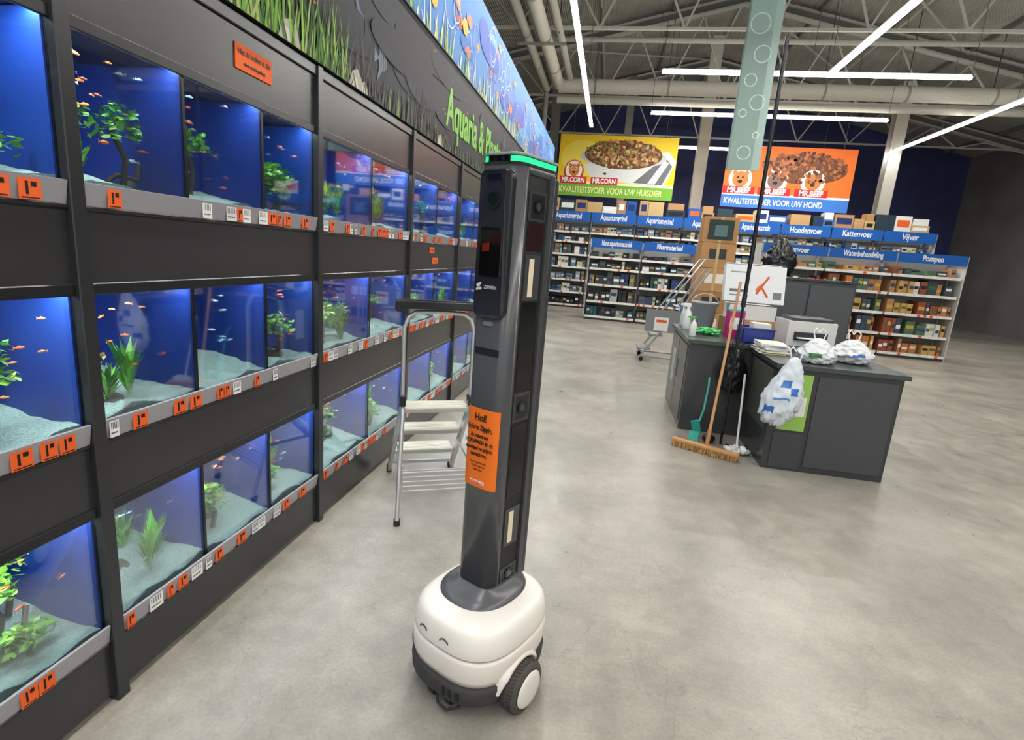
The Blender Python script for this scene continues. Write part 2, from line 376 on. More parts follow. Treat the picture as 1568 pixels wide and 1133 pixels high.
for k in range(-1,KM):
    y0=YB-PW+PW*k; y1=y0+PW
    e=empty('aquarium_rack',(-1.72,(y0+y1)/2,0))
    g=MB(); deco=MB()
    g.box(-1.98,XF,y0,y1,0.02,.225,DK,'gloss')
    for (a,b) in ((.692,.902),(1.371,1.588)): g.box(-1.96,XF,y0,y1,a,b,DK,'gloss')
    g.box(-1.96,XF,y0,y1,2.071,2.34,DK,'gloss')
    g.box(-2.0,-1.97,y0,y1,.02,2.34,(30,32,36))
    g.box(-1.56,XF+.022,y0-.022,y0+.022,0,2.345,(42,43,46),'gloss')
    if k==KM-1: g.box(-1.98,XF+.022,y1-.022,y1+.002,0,2.345,(44,45,48),'gloss')
    g.box(XF,XF+.012,y0+.02,y1-.02,2.30,2.345,(60,61,64),'gloss')
    for (za,zb) in ROWS:
        g.box(XF-.004,XF+.008,y0+.02,y1-.02,zb-.024,zb+.01,(30,31,34),'gloss')
        for zz in (za-.064,): g.box(XF,XF+.010,y0+.02,y1-.02,zz-.012,zz,(36,37,40),'gloss')
    g.build('frame',e,bevel=.003,seg=1)
    nt=3 if k<=0 else 2
    gl=MB(); st=MB(); bk=MB(); lb=MB()
    for ri,(za,zb) in enumerate(ROWS):
        rr=random.Random(100*k+ri+7)
        near=k<=4
        bc=rr.choice([(24,76,176),(20,66,160),(28,88,190)])
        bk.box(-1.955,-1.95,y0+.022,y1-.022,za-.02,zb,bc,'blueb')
        bk.box(-1.95,XF-.012,y0+.022,y1-.022,za-.062,za-.05,(40,60,90))
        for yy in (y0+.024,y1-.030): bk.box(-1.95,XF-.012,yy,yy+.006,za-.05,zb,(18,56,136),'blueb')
        gl.box(XF-.010,XF-.005,y0+.022,y1-.022,za-.03,zb-.012,(255,255,255),'glass')
        n=30; m=12; vs=[];fs=[]
        for i in range(n+1):
            for j in range(m+1):
                yy=y0+.03+(PW-.06)*i/n; t=j/m; xx=XF-.012-.43*t
                h=.020+.055*t+.012*math.sin(yy*9+ri)+.012*rr.random()+.010*math.sin(yy*23+k+t*6)
                vs.append((xx,yy,za-.03+max(h,.008)))
        for i in range(n):
            for j in range(m): fs.append((i*(m+1)+j,i*(m+1)+j+1,(i+1)*(m+1)+j+1,(i+1)*(m+1)+j))
        bk.add(vs,fs,(176,200,186),'grav',True)
        bk.add([vs[i*(m+1)] for i in range(n+1)]+[(XF-.012,vs[i*(m+1)][1],za-.05) for i in range(n+1)],[(i,i+1,n+2+i,n+1+i) for i in range(n)],(166,190,180),'grav')
        for q in range(1,nt):
            yy=y0+PW*q/nt
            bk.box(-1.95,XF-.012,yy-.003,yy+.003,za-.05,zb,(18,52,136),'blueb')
            lb.box(XF-.006,XF-.002,yy-.006,yy+.006,za-.03,zb,(18,20,24),'gloss')
        st.obox((XF+.008,(y0+y1)/2,za-.034),(0,PW/2-.024,0),(.006,0,.033),(.004,0,-.0008),(158,156,162),'gloss')
        yy=y0+.035
        while yy<y1-.09:
            wl=rr.choice([.032,.045,.055]); c=rr.choice([(238,100,40),(238,100,40),(232,232,230),(238,100,40),(214,214,216)])
            if rr.random()<.8:
                lb.box(XF+.0145,XF+.0165,yy,yy+wl,za-.062,za-.006,c,'print')
                if c[2]<100:
                    lb.box(XF+.0166,XF+.0172,yy+wl*.3,yy+wl*.42,za-.050,za-.018,(20,20,20),'print'); lb.box(XF+.0166,XF+.0172,yy+wl*.55,yy+wl*.8,za-.03,za-.018,(20,20,20),'print'); lb.box(XF+.0166,XF+.0172,yy+wl*.1,yy+wl*.9,za-.059,za-.056,(60,30,20),'print')
                else:
                    for b in range(5): lb.box(XF+.0166,XF+.0172,yy+.005+b*wl*.17,yy+.005+b*wl*.17+.002,za-.035,za-.014,(70,70,70),'print')
                    lb.box(XF+.0166,XF+.0172,yy+wl*.1,yy+wl*.8,za-.05,za-.046,(90,90,90),'print')
            yy+=wl+rr.choice([.003,.006,.02,.06,.09])
        for q in range(nt):
            ya=y0+PW*q/nt+.05; yb=y0+PW*(q+1)/nt-.05
            zg=za+.002
            for i in range((rr.choice([3,4]) if nt==3 else rr.choice([4,5])) if near else 3):
                px=-1.47-rr.uniform(.06,.32); py=rr.uniform(ya+.03,yb-.03)
                zz=zg+(-1.47-px)*.12
                ty=rr.random()
                if ty<.35: leafcluster(plants,px,py,zz,rr.uniform(.10,.20),rr.randint(30,46),.06,rr,GR)
                elif ty<.85:
                    h=rr.uniform(.04,.20); bush(plants,px,py,zz+h,rr.uniform(.05,.085),rr.uniform(.05,.09),150 if near else 60,rr,rr.choice([GR,GR2]))
                    deco.tube([(px,py,zz-.01),(px+.01,py+.01,zz+h*.5),(px-.01,py-.02,zz+h)],.010,6,(52,44,34),'matte')
                else: leafcluster(plants,px,py,zz,rr.uniform(.18,.32),rr.randint(24,36),.07,rr,GR2,(.02,.035))
            for i in range(rr.choice([0,1,1])):
                px=-1.50-rr.uniform(.05,.25); py=rr.uniform(ya+.05,yb-.05)
                deco.ell((px,py,zg+.010),(.035,.01,0),(-.01,.045,.01),(0,.01,.022),rr.choice([(70,64,56),(94,84,72),(60,64,56)]),'matte',9,6,.18,rr)
                if rr.random()<.6:
                    deco.tube([(px,py-.06,zg+.02),(px-.02,py,zg+.05),(px,py+.06,zg+.04),(px-.03,py+.10,zg+.10)],.008,7,(66,50,38),'matte')
            nf=(rr.randint(16,26) if k<=1 else rr.randint(10,18)) if near else rr.randint(5,9)
            kind=rr.random()
            for i in range(nf):
                px=-1.47-rr.uniform(.03,.28); py=rr.uniform(ya,yb); pz=rr.uniform(za+.07,zb-.04)
                if kind<.5 or (kind<.75 and i%2): fish(fishO,px,py,pz,rr.uniform(.018,.034),rr.choice([(250,130,50),(244,150,84),(226,96,54)]),rr)
                else: fish(fishO,px,py,pz,rr.uniform(.018,.036),rr.choice([(200,214,220),(150,195,225),(70,76,84)]),rr)
    gl.build('tank_glass_fronts',e); st.build('price_rail',e); bk.build('tank_interiors',e); lb.build('price_labels',e); deco.build('driftwood_and_stones',e)
plants.build('aquarium_plants'); fishO.build('fish_school')
YE=YB-PW+PW*KM
for (za,zb) in ROWS:
    li=bpy.data.lights.new('aquarium_lamp','AREA'); li.shape='RECTANGLE'; li.size=.03; li.size_y=YE-.04; li.energy=88; li.color=(.88,.97,1)
    o=bpy.data.objects.new('aquarium_lamp',li); COL.objects.link(o); o.location=(XF-.032,(YE+.02)/2,zb-.002); o.rotation_euler=(0,math.radians(14),0)
def notice(y0,y1,z0,z1,lines):
    e=empty('orange_notice_sign',(XF+.01,(y0+y1)/2,z0)); g=MB(); g.box(XF+.001,XF+.006,y0,y1,z0,z1,(238,100,34),'print'); g.build('panel',e,bevel=.001,seg=1)
    for i,(t,s) in enumerate(lines):
        textobj('text',t,(XF+.0066,y0+(y1-y0)*.5,z1-(i+1)*(z1-z0)/(len(lines)+.6)),(0,1,0),(0,0,1),s,(20,16,14),e,align='CENTER',bold=.0006,sx=.8)
notice(1.96,2.18,2.155,2.245,[('Niet de bodem in zijn',.028),('vissen worden geschept',.017)])
notice(4.26,4.38,1.505,1.555,[('Let op!',.02)]); notice(4.34,4.48,1.42,1.47,[('Let op!',.02)])

# banner boards
e=empty('aquarium_banner_sign',(-1.46,6,2.35))
YA,YZ=.02,12.1
g=MB(); g.box(-1.50,-1.44,YA,YZ,2.35,3.04,(24,26,38),'print'); g.box(-1.50,-1.442,YA,YZ,3.041,3.84,(66,136,210),'print'); g.box(-1.498,-1.43,YA,YZ,3.035,3.046,(60,60,62)); 
for yy in (1,3.5,6,8.5,11): g.box(-1.56,-1.50,yy-.03,yy+.03,2.35,3.8,(70,70,72))
g.build('board',e)
F=Flat((-1.44,YA,2.35),(0,1,0),(0,0,1))
rr=random.Random(5)
for i in range(36):
    F.ell(rr.uniform(.3,11.5),rr.uniform(.2,.55),rr.uniform(.15,.5),rr.uniform(.05,.13),rr.choice([(30,32,46),(26,28,40),(36,38,50)]))
for i in range(620):
    x=rr.uniform(0.2,2.75); h=rr.uniform(.08,.32)*(1.25-.25*abs(x-1.8))
    F.blade(x,0,h,rr.uniform(.008,.02),rr.uniform(-.08,.08),rr.choice([(60,110,30),(100,150,45),(140,180,70),(40,80,30),(150,170,90),(46,66,30)]))
for i in range(520):
    x=rr.uniform(2.6,11.9); h=rr.uniform(.04,.14)+.08*max(0,math.sin(x*2.1))
    F.blade(x,0,h,rr.uniform(.01,.02),rr.uniform(-.06,.06),rr.choice([(50,60,40),(70,96,56),(90,94,84),(56,56,62),(120,140,70)]))
for i in range(70):
    x=rr.choice([2.7,3.0,3.9,5.9,8])+rr.uniform(-.2,.2); F.blade(x,0,rr.uniform(.2,.4),.007,rr.uniform(-.2,.2),(84,78,74))
for (x,s) in ((2.25,.08),(2.86,.08),(2.95,.05),(4.3,.07),(7,.08),(1.2,.08),(9,.08)):
    F.poly([(x-s,.0),(x+s,.0),(x+s*.8,s*.7),(x+.2*s,s*1.2),(x-s*.6,s*.9)],(170,165,150)); F.poly([(x-s*.6,.0),(x+s*.3,.0),(x+s*.1,s*.6),(x-s*.5,s*.7)],(200,196,184))
def angel(x,y,s,c):
    F.ell(x,y,s*.5,s*.42,c,16); F.poly([(x+.1*s,y+.3*s),(x-.7*s,y+1.1*s),(x-.35*s,y+.2*s)],c); F.poly([(x+.1*s,y-.3*s),(x-.7*s,y-1.1*s),(x-.35*s,y-.2*s)],c)
    F.poly([(x-.4*s,y),(x-.95*s,y+.3*s),(x-.95*s,y-.3*s)],c)
    for d in (-.2,.05,.28): F.poly([(x+d*s-.03*s,y-.35*s),(x+d*s+.03*s,y-.35*s),(x+d*s+.03*s,y+.35*s),(x+d*s-.03*s,y+.35*s)],(20,24,40))
for (x,y,s) in ((2.92,.33,.13),(3.2,.24,.12),(2.72,.52,.07),(6.8,.5,.1),(9,.4,.12),(1.0,.5,.11)): angel(x,y,s,rr.choice([(104,118,140),(84,98,124)]))
for i in range(70): F.ell(rr.uniform(.3,12),rr.uniform(.15,.66),.014,.006,rr.choice([(220,90,60),(200,140,80),(150,170,200)]),8)
F.mb.build('aquascape_print',e)
F=Flat((-1.442,YA,3.041),(0,1,0),(0,0,1))
for i in range(26):
    F.ell(rr.uniform(.3,11.6),rr.uniform(.15,.62),rr.uniform(.2,.6),rr.uniform(.05,.14),rr.choice([(52,116,204),(96,164,226),(116,178,230),(56,96,200)]))
for i in range(110):
    F.ring(rr.uniform(.3,11.7),rr.uniform(.18,.6),rr.uniform(.04,.17),.011,rr.choice([(200,222,248),(160,160,232),(220,234,252)]))
for i in range(330):
    x=rr.uniform(.1,12); F.blade(x,0,rr.uniform(.06,.32),rr.uniform(.012,.035),rr.uniform(-.08,.08),rr.choice([(235,230,150),(160,200,70),(245,245,230),(90,160,120),(210,215,90)]))
for i in range(46):
    x,y=rr.uniform(.4,11.8),rr.uniform(.2,.68); c=rr.choice([(240,120,70),(245,150,110),(245,185,60),(225,80,90)]); s=rr.uniform(.03,.065)
    F.ell(x,y,s*1.4,s,c); F.poly([(x-s*1.2,y),(x-s*2.2,y+s*.8),(x-s*2.2,y-s*.8)],c)
F.mb.build('underwater_print',e)
textobj('lettering','Aquaria & Planten',(-1.436,4.46,2.54),(0,1,0),(0,0,1),.42,(120,190,50),e,sx=.76,bold=.008,ext=.003)
g=MB(); g.box(-2.0,-1.47,11.385,12.0,0,2.33,(90,92,94),'gloss'); g.box(-1.47,-1.42,11.385,12.0,0,2.33,(176,205,90),'gloss'); g.box(-1.42,-1.30,11.95,12.0,0,2.33,(190,215,110),'gloss'); g.box(-1.42,-1.30,11.93,11.95,.2,2.2,(150,190,80),'print'); g.build('green_end_panel',bevel=.004)

# ------------------------------------------------------------ robot
ang=math.atan2(-.45,.893)
T=Matrix.Translation((-.314,1.76,0))@Matrix.Rotation(ang,4,'Z')
rob=empty('shelf_scanning_robot',(-.314,1.76,0))
def sel(cx,cy,z,ax,ay,ex=2.7,n=72):
    out=[]
    for i in range(n):
        t=2*math.pi*i/n; c,s_=math.cos(t),math.sin(t)
        out.append(Vector((cx+ax*math.copysign(abs(c)**(2/ex),c),cy+ay*math.copysign(abs(s_)**(2/ex),s_),z)))
    return out
BC=-.060; BX=.018; K=.978
WH=(236,230,222)
def shellobj(name,secs,col,mat):
    g=MB(T); g.loft([sel(BX,BC,z,a*K,b*K,ex) for (z,a,b,ex) in secs],col,mat); return g.build(name,rob)
up_=shellobj('upper_shell',[(.244,.203,.228,2.9),(.246,.207,.232,2.9),(.250,.2085,.2335,2.9),(.275,.2075,.2325,2.9),(.305,.204,.229,2.9),(.326,.199,.224,2.85),(.336,.192,.217,2.8),(.343,.182,.206,2.75),(.348,.168,.192,2.7),(.351,.14,.16,2.6),(.353,.09,.11,2.4)],WH,'gloss')
sm=shellobj('seam',[(.232,.198,.222,2.9),(.25,.198,.222,2.9)],(20,20,20),'matte')
lo_=shellobj('lower_shell',[(.138,.190,.214,2.9),(.142,.203,.229,2.9),(.165,.209,.235,2.9),(.2,.2125,.2375,2.9),(.228,.212,.237,2.9),(.235,.210,.235,2.9),(.238,.204,.229,2.9)],(228,220,212),'gloss')
bu_=shellobj('bumper',[(.045,.165,.190,2.9),(.055,.19,.217,2.9),(.07,.203,.234,2.9),(.085,.208,.239,2.9),(.125,.211,.242,2.9),(.138,.208,.238,2.9),(.141,.19,.22,2.9)],(58,57,57),'rub')
WR=.090; WY=-.085
cuts=[]
for sx in (1,-1):
    g=MB(T); g.cyl((BX+sx*.150,WY,WR-.004),(BX+sx*.30,WY,WR-.004),.101,n=48); c=g.build('cut'); cuts.append(c)
for ob in (up_,lo_,bu_,sm):
    for c in cuts:
        b=ob.modifiers.new('arch','BOOLEAN'); b.object=c; b.operation='DIFFERENCE'; b.solver='EXACT'
bpy.context.view_layer.update()
dg=bpy.context.evaluated_depsgraph_get()
for ob in (up_,lo_,bu_,sm):
    nm=bpy.data.meshes.new_from_object(ob.evaluated_get(dg)); ob.modifiers.clear(); ob.data=nm
for c in cuts: bpy.data.objects.remove(c,do_unlink=True)
g=MB(T)
for sx in (1,-1):
    rings=[]
    for i in range(27):
        t=math.radians(2+168*i/26)
        c_,s_=math.cos(t),math.sin(t)
        tp=min(1,min(i,26-i)/5)   # taper out at both ends
        def pt(r,x): return Vector((BX+sx*x,WY+r*c_,max(WR-.004+r*s_,.05)))
        o_=.196+.016*tp
        rings.append([pt(.101,.17),pt(.101,o_),pt(.105,o_+.003),pt(.112,o_),pt(.112+.010*tp,o_-.012),pt(.114+.012*tp,.17)])
    g.loft(rings,(230,223,215),'gloss')
g.build('wheel_fenders',rob)
g=MB(T); g.loft([sel(0,-.035,.347,.140,.162,2.4),sel(0,-.035,.356,.140,.162,2.4),sel(0,-.02,.363,.122,.142,2.6),sel(0,-.005,.380,.098,.125,3),sel(0,0,.39,.088,.113,4)],(88,88,91),'gloss'); g.build('collar',rob)
g=MB(T)
for sx in (1,-1):
    c=(BX+sx*.186,WY,WR); ax=(sx,0,0)
    g.lathe(c,ax,[(.05,0),(.082,.0),(.0895,.007),(.0905,.028),(.0895,.050),(.084,.058),(.068,.061)],48,(74,69,66),'rub')
    for i in range(44):
        t=2*math.pi*i/44
        for xo in (.014,.040):
            p=Vector(c)+Vector((sx*xo,math.cos(t+xo)*.0905,math.sin(t+xo)*.0905)); d=Vector((0,math.cos(t),math.sin(t))); q=Vector((0,-math.sin(t),math.cos(t)))
            g.obox(p,Vector((.010,0,0))+q*.004*(1 if xo<.02 else -1),q*.0025,d*.0012,(56,53,51),'rub')
    g.lathe(c,ax,[(.066,.053),(.066,.063),(.061,.068),(.045,.0715),(.02,.0735),(.001,.074)],40,(222,216,208),'gloss')
    g.lathe(c,ax,[(.070,.0605),(.070,.0618),(.066,.0626)],40,(36,34,34),'matte')
g.build('drive_wheels',rob)
g=MB(T)
for (x,y) in ((-.03,-.235),(.045,-.23),(.07,.13),(-.05,.12)):
    g.cyl((x-.012,y,.026),(x+.012,y,.026),.026,n=20,col=(46,44,44),mat='rub'); g.box(x-.02,x-.014,y-.015,y+.02,.02,.065,(70,70,70),'metal'); g.box(x+.014,x+.02,y-.015,y+.02,.02,.065,(70,70,70),'metal'); g.box(x-.022,x+.022,y-.02,y+.03,.045,.07,(50,50,50),'matte')
g.tube([(.0,-.262,.05),(.03,-.285,.03),(.07,-.285,.025),(.11,-.26,.045)],.005,8,(40,40,42),'matte')
for x in (.06,.085,.115): g.box(x-.006,x+.006,-.299+abs(x-.05)*.12,-.285+abs(x-.05)*.2,.09,.12,(24,24,24),'matte')
g.build('casters_and_cable',rob)
g=MB(T)
for cx in (-.055,.045):
    pts=[]
    for i in range(11):
        t=math.pi*(.10+.80*i/10); x=cx+.019*math.cos(t); z=.272+.017*math.sin(t)
        yf=BC-.2335*K*(max(0,1-abs((x-BX)/(.2085*K))**2.9))**(1/2.9)
        pts.append((x,yf-.0005,z))
    g.tube(pts,.0024,6,(60,60,64),'matte')
g.build('eyes',rob)
CG=(76,77,80)
def colring(z,grow=0,front=.1025,back=.1025,w=.0775,rf=.034,rb=.014):
    pts=[];w+=grow;front+=grow;back+=grow
    corners=[(w-rb,back-rb,rb,0),(-w+rb,back-rb,rb,90),(-w+rf,-front+rf,rf,180),(w-rf,-front+rf,rf,270)]
    for (cx,cy,r,a) in corners:
        for i in range(9):
            t=math.radians(a+90*i/8); pts.append(Vector((cx+r*math.cos(t),cy+r*math.sin(t),z)))
    return [Vector((p.x,p.y-(.010*(1-(p.x/w)**2) if p.y<-front+rf*.6 else 0),p.z)) for p in pts]
g=MB(T)
g.loft([colring(.355),colring(1.815)],CG,'gloss'); col_=g.build('column',rob)
g=MB(T); g.box(.0735,.12,-.052,.062,.368,1.79,CG); cut=g.build('cut')
b=col_.modifiers.new('recess','BOOLEAN'); b.object=cut; b.solver='EXACT'
bpy.context.view_layer.update(); dg=bpy.context.evaluated_depsgraph_get()
nm=bpy.data.meshes.new_from_object(col_.evaluated_get(dg)); col_.modifiers.clear(); col_.data=nm; bpy.data.objects.remove(cut,do_unlink=True)
g=MB(T)
W=.0738
g.box(W-.002,W+.0008,-.051,.061,.369,1.789,(34,35,38),'matte')
def sbox(ya,yb,z0,z1,x0,x1,col,mat): g.box(x0,x1,ya,yb,z0,z1,col,mat)
g.box(.070,.084,.058,.082,.37,1.80,(66,67,70),'gloss')
sbox(-.04,.045,.72,.985,W,.0765,(10,10,12),'black'); sbox(-.04,.045,1.105,1.40,W,.0765,(10,10,12),'black')
for (z0,z1) in ((.385,.445),(.995,1.095),(1.655,1.745)):
    sbox(-.045,.05,z0,z1,W,.0785,(58,59,62),'gloss'); sbox(-.034,.04,z0+.008,z1-.008,.0785,.0792,(30,31,34),'gloss')
    zc=(z0+z1)/2
    g.cyl((.0785,.0,zc),(.0825,.0,zc),.022,n=24,col=(18,18,20),mat='black'); g.cyl((.0825,0,zc),(.084,0,zc),.013,n=20,col=(60,64,72),mat='black')
    g.cyl((.0785,.030,zc),(.080,.030,zc),.006,n=12,col=(20,20,20),mat='black')
sbox(-.04,.045,1.565,1.650,W,.0775,(40,18,18),'black')
for (z0,z1) in ((.535,.668),(1.412,1.545)):
    sbox(-.04,.042,z0-.006,z1+.006,W,.0785,(66,67,70),'gloss')
    sbox(-.020,.006,z0+.006,z1-.006,.0785,.0795,(236,222,190),'gloss')
g.build('sensor_strip',rob,bevel=.0012,seg=1)
g=MB(T); g.box(-.06,.072,.1,.125,.36,1.80,(60,61,64),'gloss'); g.build('rear_rail',rob,bevel=.006)
g=MB(T)
g.loft([colring(1.812,.001),colring(1.818,.004)],(50,51,54),'gloss')
g.loft([colring(1.818,-.003),colring(1.838,-.003)],(22,24,24),'black')
g.loft([colring(1.838,.002),colring(1.843,.004),colring(1.847,-.004)],(130,142,138),'gloss')
g.build('cap',rob)
g=MB(T)
ra=colring(1.820,-.001); rb=colring(1.836,-.001); n=len(ra)
for i in range(n):
    j=(i+1)%n; p=(ra[i]+ra[j])/2
    keep=(p.x>.035) or (p.x<-.045 and p.y<-.03)
    if keep: g.add([ra[i],ra[j],rb[j],rb[i]],[(0,1,2,3)],(20,208,120),'emit',True)
g.build('status_light_ring',rob)
g=MB(T)
for x in (-.028,.0,.03): g.cyl((x,-.105,1.829),(x,-.1165,1.829),.006,n=12,col=(8,8,10),mat='black')
def frontpanel(z0,z1,hw,th,col,mat,r=.02,yo=0):
    n=8; prof=[]
    for (cx,cz,a) in ((hw-r,z1-r,0),(-hw+r,z1-r,90),(-hw+r,z0+r,180),(hw-r,z0+r,270)):
        for i in range(n+1):
            t=math.radians(a+90*i/n); prof.append((cx+r*math.cos(t),cz+r*math.sin(t)))
    def yb(x): return -.1025-.010*(1-(x/.0775)**2)+ (0 if abs(x)<.045 else (abs(x)-.045)**2*6)
    a=[Vector((x,yb(x)+.004-yo,z)) for x,z in prof]; b=[Vector((x,yb(x)-th*.8-yo,z)) for x,z in prof]; c=[Vector((x*.97,yb(x)-th-yo,(z-(z0+z1)/2)*.985+(z0+z1)/2)) for x,z in prof]
    g.loft([a,b,c],col,mat)
frontpanel(1.345,1.797,.064,.014,(34,35,38),'gloss',.03)
frontpanel(1.475,1.625,.042,.0015,(6,7,9),'black',.006,.0138)
g.cyl((0,-.122,1.71),(0,-.128,1.71),.030,n=32,col=(26,27,30),mat='gloss'); g.cyl((0,-.127,1.71),(0,-.130,1.71),.018,n=28,col=(8,8,10),mat='black')
frontpanel(1.765,1.782,.03,.0015,(8,8,10),'black',.006,.0138)
frontpanel(1.320,1.334,.02,.002,(120,122,124),'gloss',.006)
frontpanel(1.222,1.246,.05,.0015,(14,14,16),'matte',.004)
g.add([(-.030,-.1282,1.575),(.0,-.1292,1.58),(.0,-.1292,1.555),(-.030,-.1282,1.55)],[(0,1,2,3)],(110,36,24),'black')  # reddish reflection painted on the dark screen
g.build('tablet_head',rob,0)
g=MB(T)
n=12; hw=.069
vs=[];
for i in range(n+1):
    x=-hw+2*hw*i/n; y=-.1025-.0105*(1-(x/.0775)**2)+(0 if abs(x)<.045 else (abs(x)-.045)**2*14)-.0012
    vs+=[(x,y,.762),(x,y,1.042)]
g.add(vs,[(2*i,2*i+2,2*i+3,2*i+1) for i in range(n)],(242,118,34),'print',True)
g.box(-.03,.03,-.1162,-.1146,.775,.787,(245,240,235),'print')
g.build('orange_sign',rob)
hx=T.to_3x3()@Vector((1,0,0))
def rtext(t,z,s,col=(25,18,12),bold=.0008,x=0,y=-.1170,sx=.82): textobj('sign_text',t,T@Vector((x,y,z)),hx,(0,0,1),s,col,rob,sx=sx,bold=bold,align='CENTER',ext=.0002)
rtext('Hoi!',1.0,.036); rtext('Ik ben Zippie,',.968,.0250,sx=.76)
for i,t in enumerate(['de robot van','HORNBACH die de','voorraad en prijzen','controleert.']): rtext(t,.941-i*.022,.0190,bold=.0007,sx=.76)
for i,t in enumerate(['Als je vragen hebt over','mij, stel ze aan een','medewerker']): rtext(t,.850-i*.013,.0095,bold=.0001,sx=.8)
rtext('HORNBACH',.776,.013,(225,90,20),.0004,y=-.1172)
rtext('ZIPPEDI',1.438,.015,(215,215,215),.0001,x=.012,y=-.1285,sx=1.0)
g=MB(T)
for (x,z,r) in ((-.040,1.447,.006),(-.032,1.437,.005),(-.043,1.434,.004),(-.033,1.452,.004)): g.cyl((x,-.122,z),(x,-.1262,z),r,n=14,col=(215,215,215),mat='gloss')
g.build('emblem',rob)

# ------------------------------------------------------------ step ladder
lad=empty('step_ladder',(-.95,2.9,0))
wv=Vector((.89,.455,0)); uv=Vector((-.455,.89,0)); O=Vector((-1.085,2.80,0))
def LP(a,b,z): return O+wv*a+uv*b+Vector((0,0,z))
g=MB(); AL=(205,205,202)
for sd in (0,1):
    a0=-.0 if sd==0 else .40; fl=-.03 if sd==0 else .03
    g.tube([LP(a0+fl,-.19,.03),LP(a0,-.02,.60),LP(a0,.03,.70)],.0135,10,AL)
    g.beam(LP(a0+fl*.6,.58,.02),LP(a0,.0,.66),.022,.05,AL,'metal',up=uv)
    g.tube([LP(a0,.02,.55),LP(a0,.03,1.0),LP(a0,.03,1.10),LP(a0+(.02 if sd==0 else -.02),.035,1.16),LP(a0+(.06 if sd==0 else -.06),.04,1.19),LP(.2,.04,1.195)],.0125,10,AL)
    g.beam(LP(a0,-.12,.32),LP(a0,.30,.32),.006,.02,AL,'metal')
g.build('frame_tubes',lad)
g=MB()
for (b,z) in ((.03,.62),(.235,.415),(.44,.205)):
    wd_=.195; 
    g.obox(LP(.2,b+.05,z),wv*wd_,uv*.085,Vector((0,0,.012)),(196,196,192),'metal')
    g.obox(LP(.2,b+.05,z+.0135),wv*(wd_-.01),uv*.080,Vector((0,0,.002)),(226,222,208),'matte')
    for r_ in range(7): g.obox(LP(.2,b-.02+.023*r_,z+.0165),wv*(wd_-.012),uv*.0035,Vector((0,0,.0015)),(198,194,180),'matte')
g.obox(LP(.2,-.115,.23),wv*.20,uv*.004,Vector((0,0,.072)),(205,205,205),'metal')
for i in range(5): g.obox(LP(.2,-.121,.175+i*.028),wv*.20,uv*.003,Vector((0,0,.004)),(226,226,226),'metal')
g.beam(LP(0,.50,.10),LP(.4,.50,.10),.02,.02,AL,'metal')
g.build('treads',lad,bevel=.003,seg=1)
g=MB()
g.obox(LP(.2,.03,1.225),wv*.235,uv*.05,Vector((0,0,.012)),(34,34,36),'gloss')
g.obox(LP(.2,-.02,1.238),wv*.235,uv*.006,Vector((0,0,.02)),(34,34,36),'gloss'); g.obox(LP(.2,.08,1.238),wv*.235,uv*.006,Vector((0,0,.02)),(34,34,36),'gloss')
g.obox(LP(-.03,.03,1.225),wv*.022,uv*.05,Vector((0,0,.03)),(34,34,36),'gloss'); g.obox(LP(.43,.03,1.225),wv*.022,uv*.05,Vector((0,0,.03)),(34,34,36),'gloss')
for a0 in (0,.4):
    fl=-.03 if a0==0 else .03
    g.obox(LP(a0,.01,.68),wv*.018,uv*.03,Vector((0,0,.03)),(30,30,32),'gloss')
    g.tube([LP(a0+fl,-.19,.0),LP(a0+fl*.98,-.18,.04)],.018,10,(28,28,30),'rub')
    g.obox(LP(a0+fl*.6,.59,.02),wv*.016,uv*.035,Vector((0,0,.02)),(28,28,30),'rub')
g.build('plastic_fittings',lad,bevel=.005)

# ------------------------------------------------------------ store shelving
def product_fill(g,x0,x1,yf,z,hmax,r,pal,dep=.3,wr=(.06,.2),front=.0):
    x=x0
    while x<x1-.05:
        w_=min(r.uniform(*wr),x1-x); h=hmax*r.uniform(.5,.95); c=pal[r.randrange(len(pal))]
        n=r.choice([1,2,3]) if w_<.14 else 1
        for i in range(n):
            if x+w_>x1: break
            fr=r.choice([0,0,.02,.06])
            g.box(x+.004,x+w_-.004,yf+front+fr,yf+dep,z,z+h,c,'print')
            if h>.10:
                c2=r.choice([(235,235,230),(50,70,120),(200,170,70),(70,110,70),(40,40,44),(210,210,206)])
                a_=r.uniform(.3,.55)
                g.box(x+w_*.12,x+w_*.88,yf+front+fr-.002,yf+front+fr,z+h*a_,z+h*(a_+.25),c2,'print')
            x+=w_
        x+=r.choice([0,.01,.03,.1])
PALG=[(60,66,72),(210,210,206),(40,66,110),(84,92,92),(170,170,166),(40,84,100),(50,52,50),(130,124,110),(44,46,50)]
